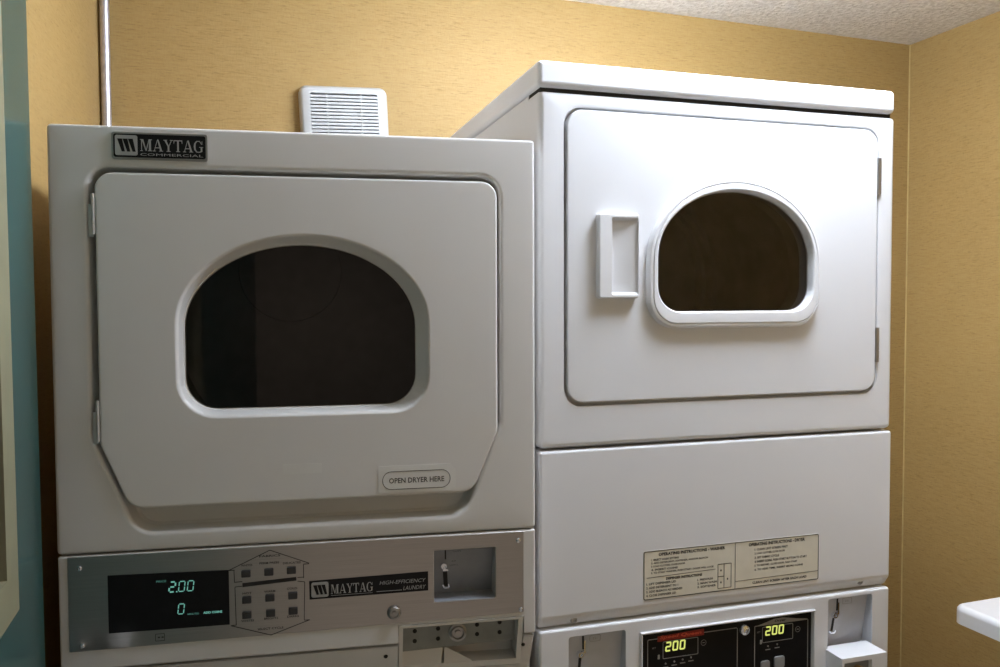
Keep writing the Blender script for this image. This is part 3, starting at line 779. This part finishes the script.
# ================================================================== wall vent
V0 = (.3110, YB)
wv = empty('wall_vent', (V0[0], YB, 1.79), 0, 'small square white louvred fan cover on the gold back wall', 'vent'); wv['_z0'] = 1.79
vo = rrect(-.1040, .1040, 1.7975, 2.0045, .018, 6)
vi = rrect(-.0800, .0790, 1.8150, 1.9865, .004, 4)
vc = (0, 1.90)
bm = B(); starloft(bm, [(vo, -.0005), (vo, -.014), (grow(vo, -.003), -.021), (grow(vo, -.009), -.025), (vi, -.026), (vi, -.012)], vc); obj('cover', bm, M['vent'], wv)
bm = B(); slab(bm, vi, -.013, -.001); obj('backing', bm, M['dark'], wv, 'dark sheet painted as the shade behind the louvres')  # flat dark sheet paints the shade of the hollow
for k in range(21):
    z = 1.9795 - k * .0078
    bm = B(); prism(bm, [(-.0262, z - .0026), (-.0262, z + .0026), (-.013, z + .0040), (-.013, z - .0012)], -.0795, .0785)
    obj('louvre', bm, M['vent'], wv)
bm = B()
for x in (-.041, .039): box(bm, x - .0012, x + .0012, -.0268, -.012, 1.816, 1.9855)
obj('rib', bm, M['vent'], wv)
bm = B(); lathe(bm, [(.022, -.0135), (.022, -.0165), (.016, -.0185), (.008, -.019)], .010, 1.935); obj('fan_hub', bm, M['vent'], wv)

wv.location.z = 1.8170; wv.scale = (1.08, 1.12, 1.12)
wv.rotation_euler = (0, math.radians(-2.6), 0)   # hangs a little crooked
# ================================================================== conduit in the corner
bm = B(); lathe(bm, [(.0108, .0), (.0108, ZC - .001)], 0, 0, 'z', 20)
lathe(bm, [(.0133, 1.05), (.0138, 1.053), (.0138, 1.087), (.0133, 1.09)], 0, 0, 'z', 20)
cpipe = obj('conduit_pipe', bm, M['pipe']); cpipe.location = (-.2530, 2.1030, 0)
cpipe['label'] = 'thin galvanised metal conduit pipe running up the left back corner'; cpipe['category'] = 'pipe'

# ================================================================== counter on the right wall
CX, CY, CZ = 1.360, 1.196, .900
fc = empty('folding_counter', (XR, CY, 0), 0, 'white laminate folding counter with rounded edge on the right gold wall', 'counter')
x0, x1 = CX - XR, -.001
bm = B()
t = bmesh.new()
top = roundpoly([(x0, -1.10, .02), (x1, -1.10, 0), (x1, 0, 0), (x0, 0, .022)], 8)
a = [t.verts.new((x, y, CZ)) for x, y in top]; b = [t.verts.new((x, y, CZ - .036)) for x, y in top]; n = len(top)
fa = t.faces.new(a); fb = t.faces.new(b[::-1])
for i in range(n): t.faces.new((a[i], b[i], b[(i + 1) % n], a[(i + 1) % n]))
bmesh.ops.recalc_face_normals(t, faces=t.faces)
bmesh.ops.bevel(t, geom=list(fa.edges), offset=.012, segments=4, profile=.5, affect='EDGES')
merge(bm, t)
obj('worktop', bm, M['plastic'], fc)
for yy in (-.25, -.95):
    bm = B(); prism(bm, [(yy - .015, CZ - .037), (yy + .015, CZ - .037), (yy + .015, CZ - .07), (yy - .015, CZ - .07)], x0 + .12, x1)
    prism(bm, [(yy - .015, CZ - .037), (yy + .015, CZ - .037), (yy + .015, 0), (yy - .015, 0)], x1 - .03, x1)
    obj('leg', bm, M['enamel'], fc)

# ================================================================== light
LX, LYY = .94, 1.20
clt = empty('ceiling_light', (LX, LYY, ZC), 0, 'white rectangular ceiling light above the front of the dryers', 'lamp')
bm = B(); box(bm, -.13, .13, -.415, .415, -.020, -.0005, .004); obj('housing', bm, M['enamel'], clt)
bm = B(); box(bm, -.115, .115, -.40, .40, -.115, -.0202, .03); obj('diffuser', bm, M['lamp'], clt)
def area(name, loc, rot, sx, sy, power, col):
    l = bpy.data.lights.new(name, 'AREA'); l.shape = 'RECTANGLE'; l.size = sx; l.size_y = sy; l.energy = power; l.color = col
    o = bpy.data.objects.new(name, l); C.objects.link(o); o.location = loc; o.rotation_euler = rot; return o

w = bpy.data.worlds.new('World'); S.world = w; w.use_nodes = True
w.node_tree.nodes['Background'].inputs['Color'].default_value = (1.0, .83, .68, 1)
w.node_tree.nodes['Background'].inputs['Strength'].default_value = .26

# ================================================================== camera
cam = bpy.data.cameras.new('Camera'); co = bpy.data.objects.new('Camera', cam); C.objects.link(co)
cam.sensor_fit = 'HORIZONTAL'; cam.sensor_width = 36; cam.lens = 802 * 36 / 1000; cam.clip_start = .02
yaw, pitch, roll = -.3317, .0383, -.0039
co.matrix_world = Matrix.Translation((0, 0, 1.5)) @ Matrix.Rotation(yaw, 4, 'Z') @ Matrix.Rotation(PI / 2 - pitch, 4, 'X') @ Matrix.Rotation(roll, 4, 'Z')
S.camera = co
for o in bpy.data.objects:
    if '_z0' in o: del o['_z0']
vs = S.view_settings
vs.view_transform = 'Standard'; vs.look = 'None'; vs.gamma = 1; vs.use_curve_mapping = False; vs.exposure = 0
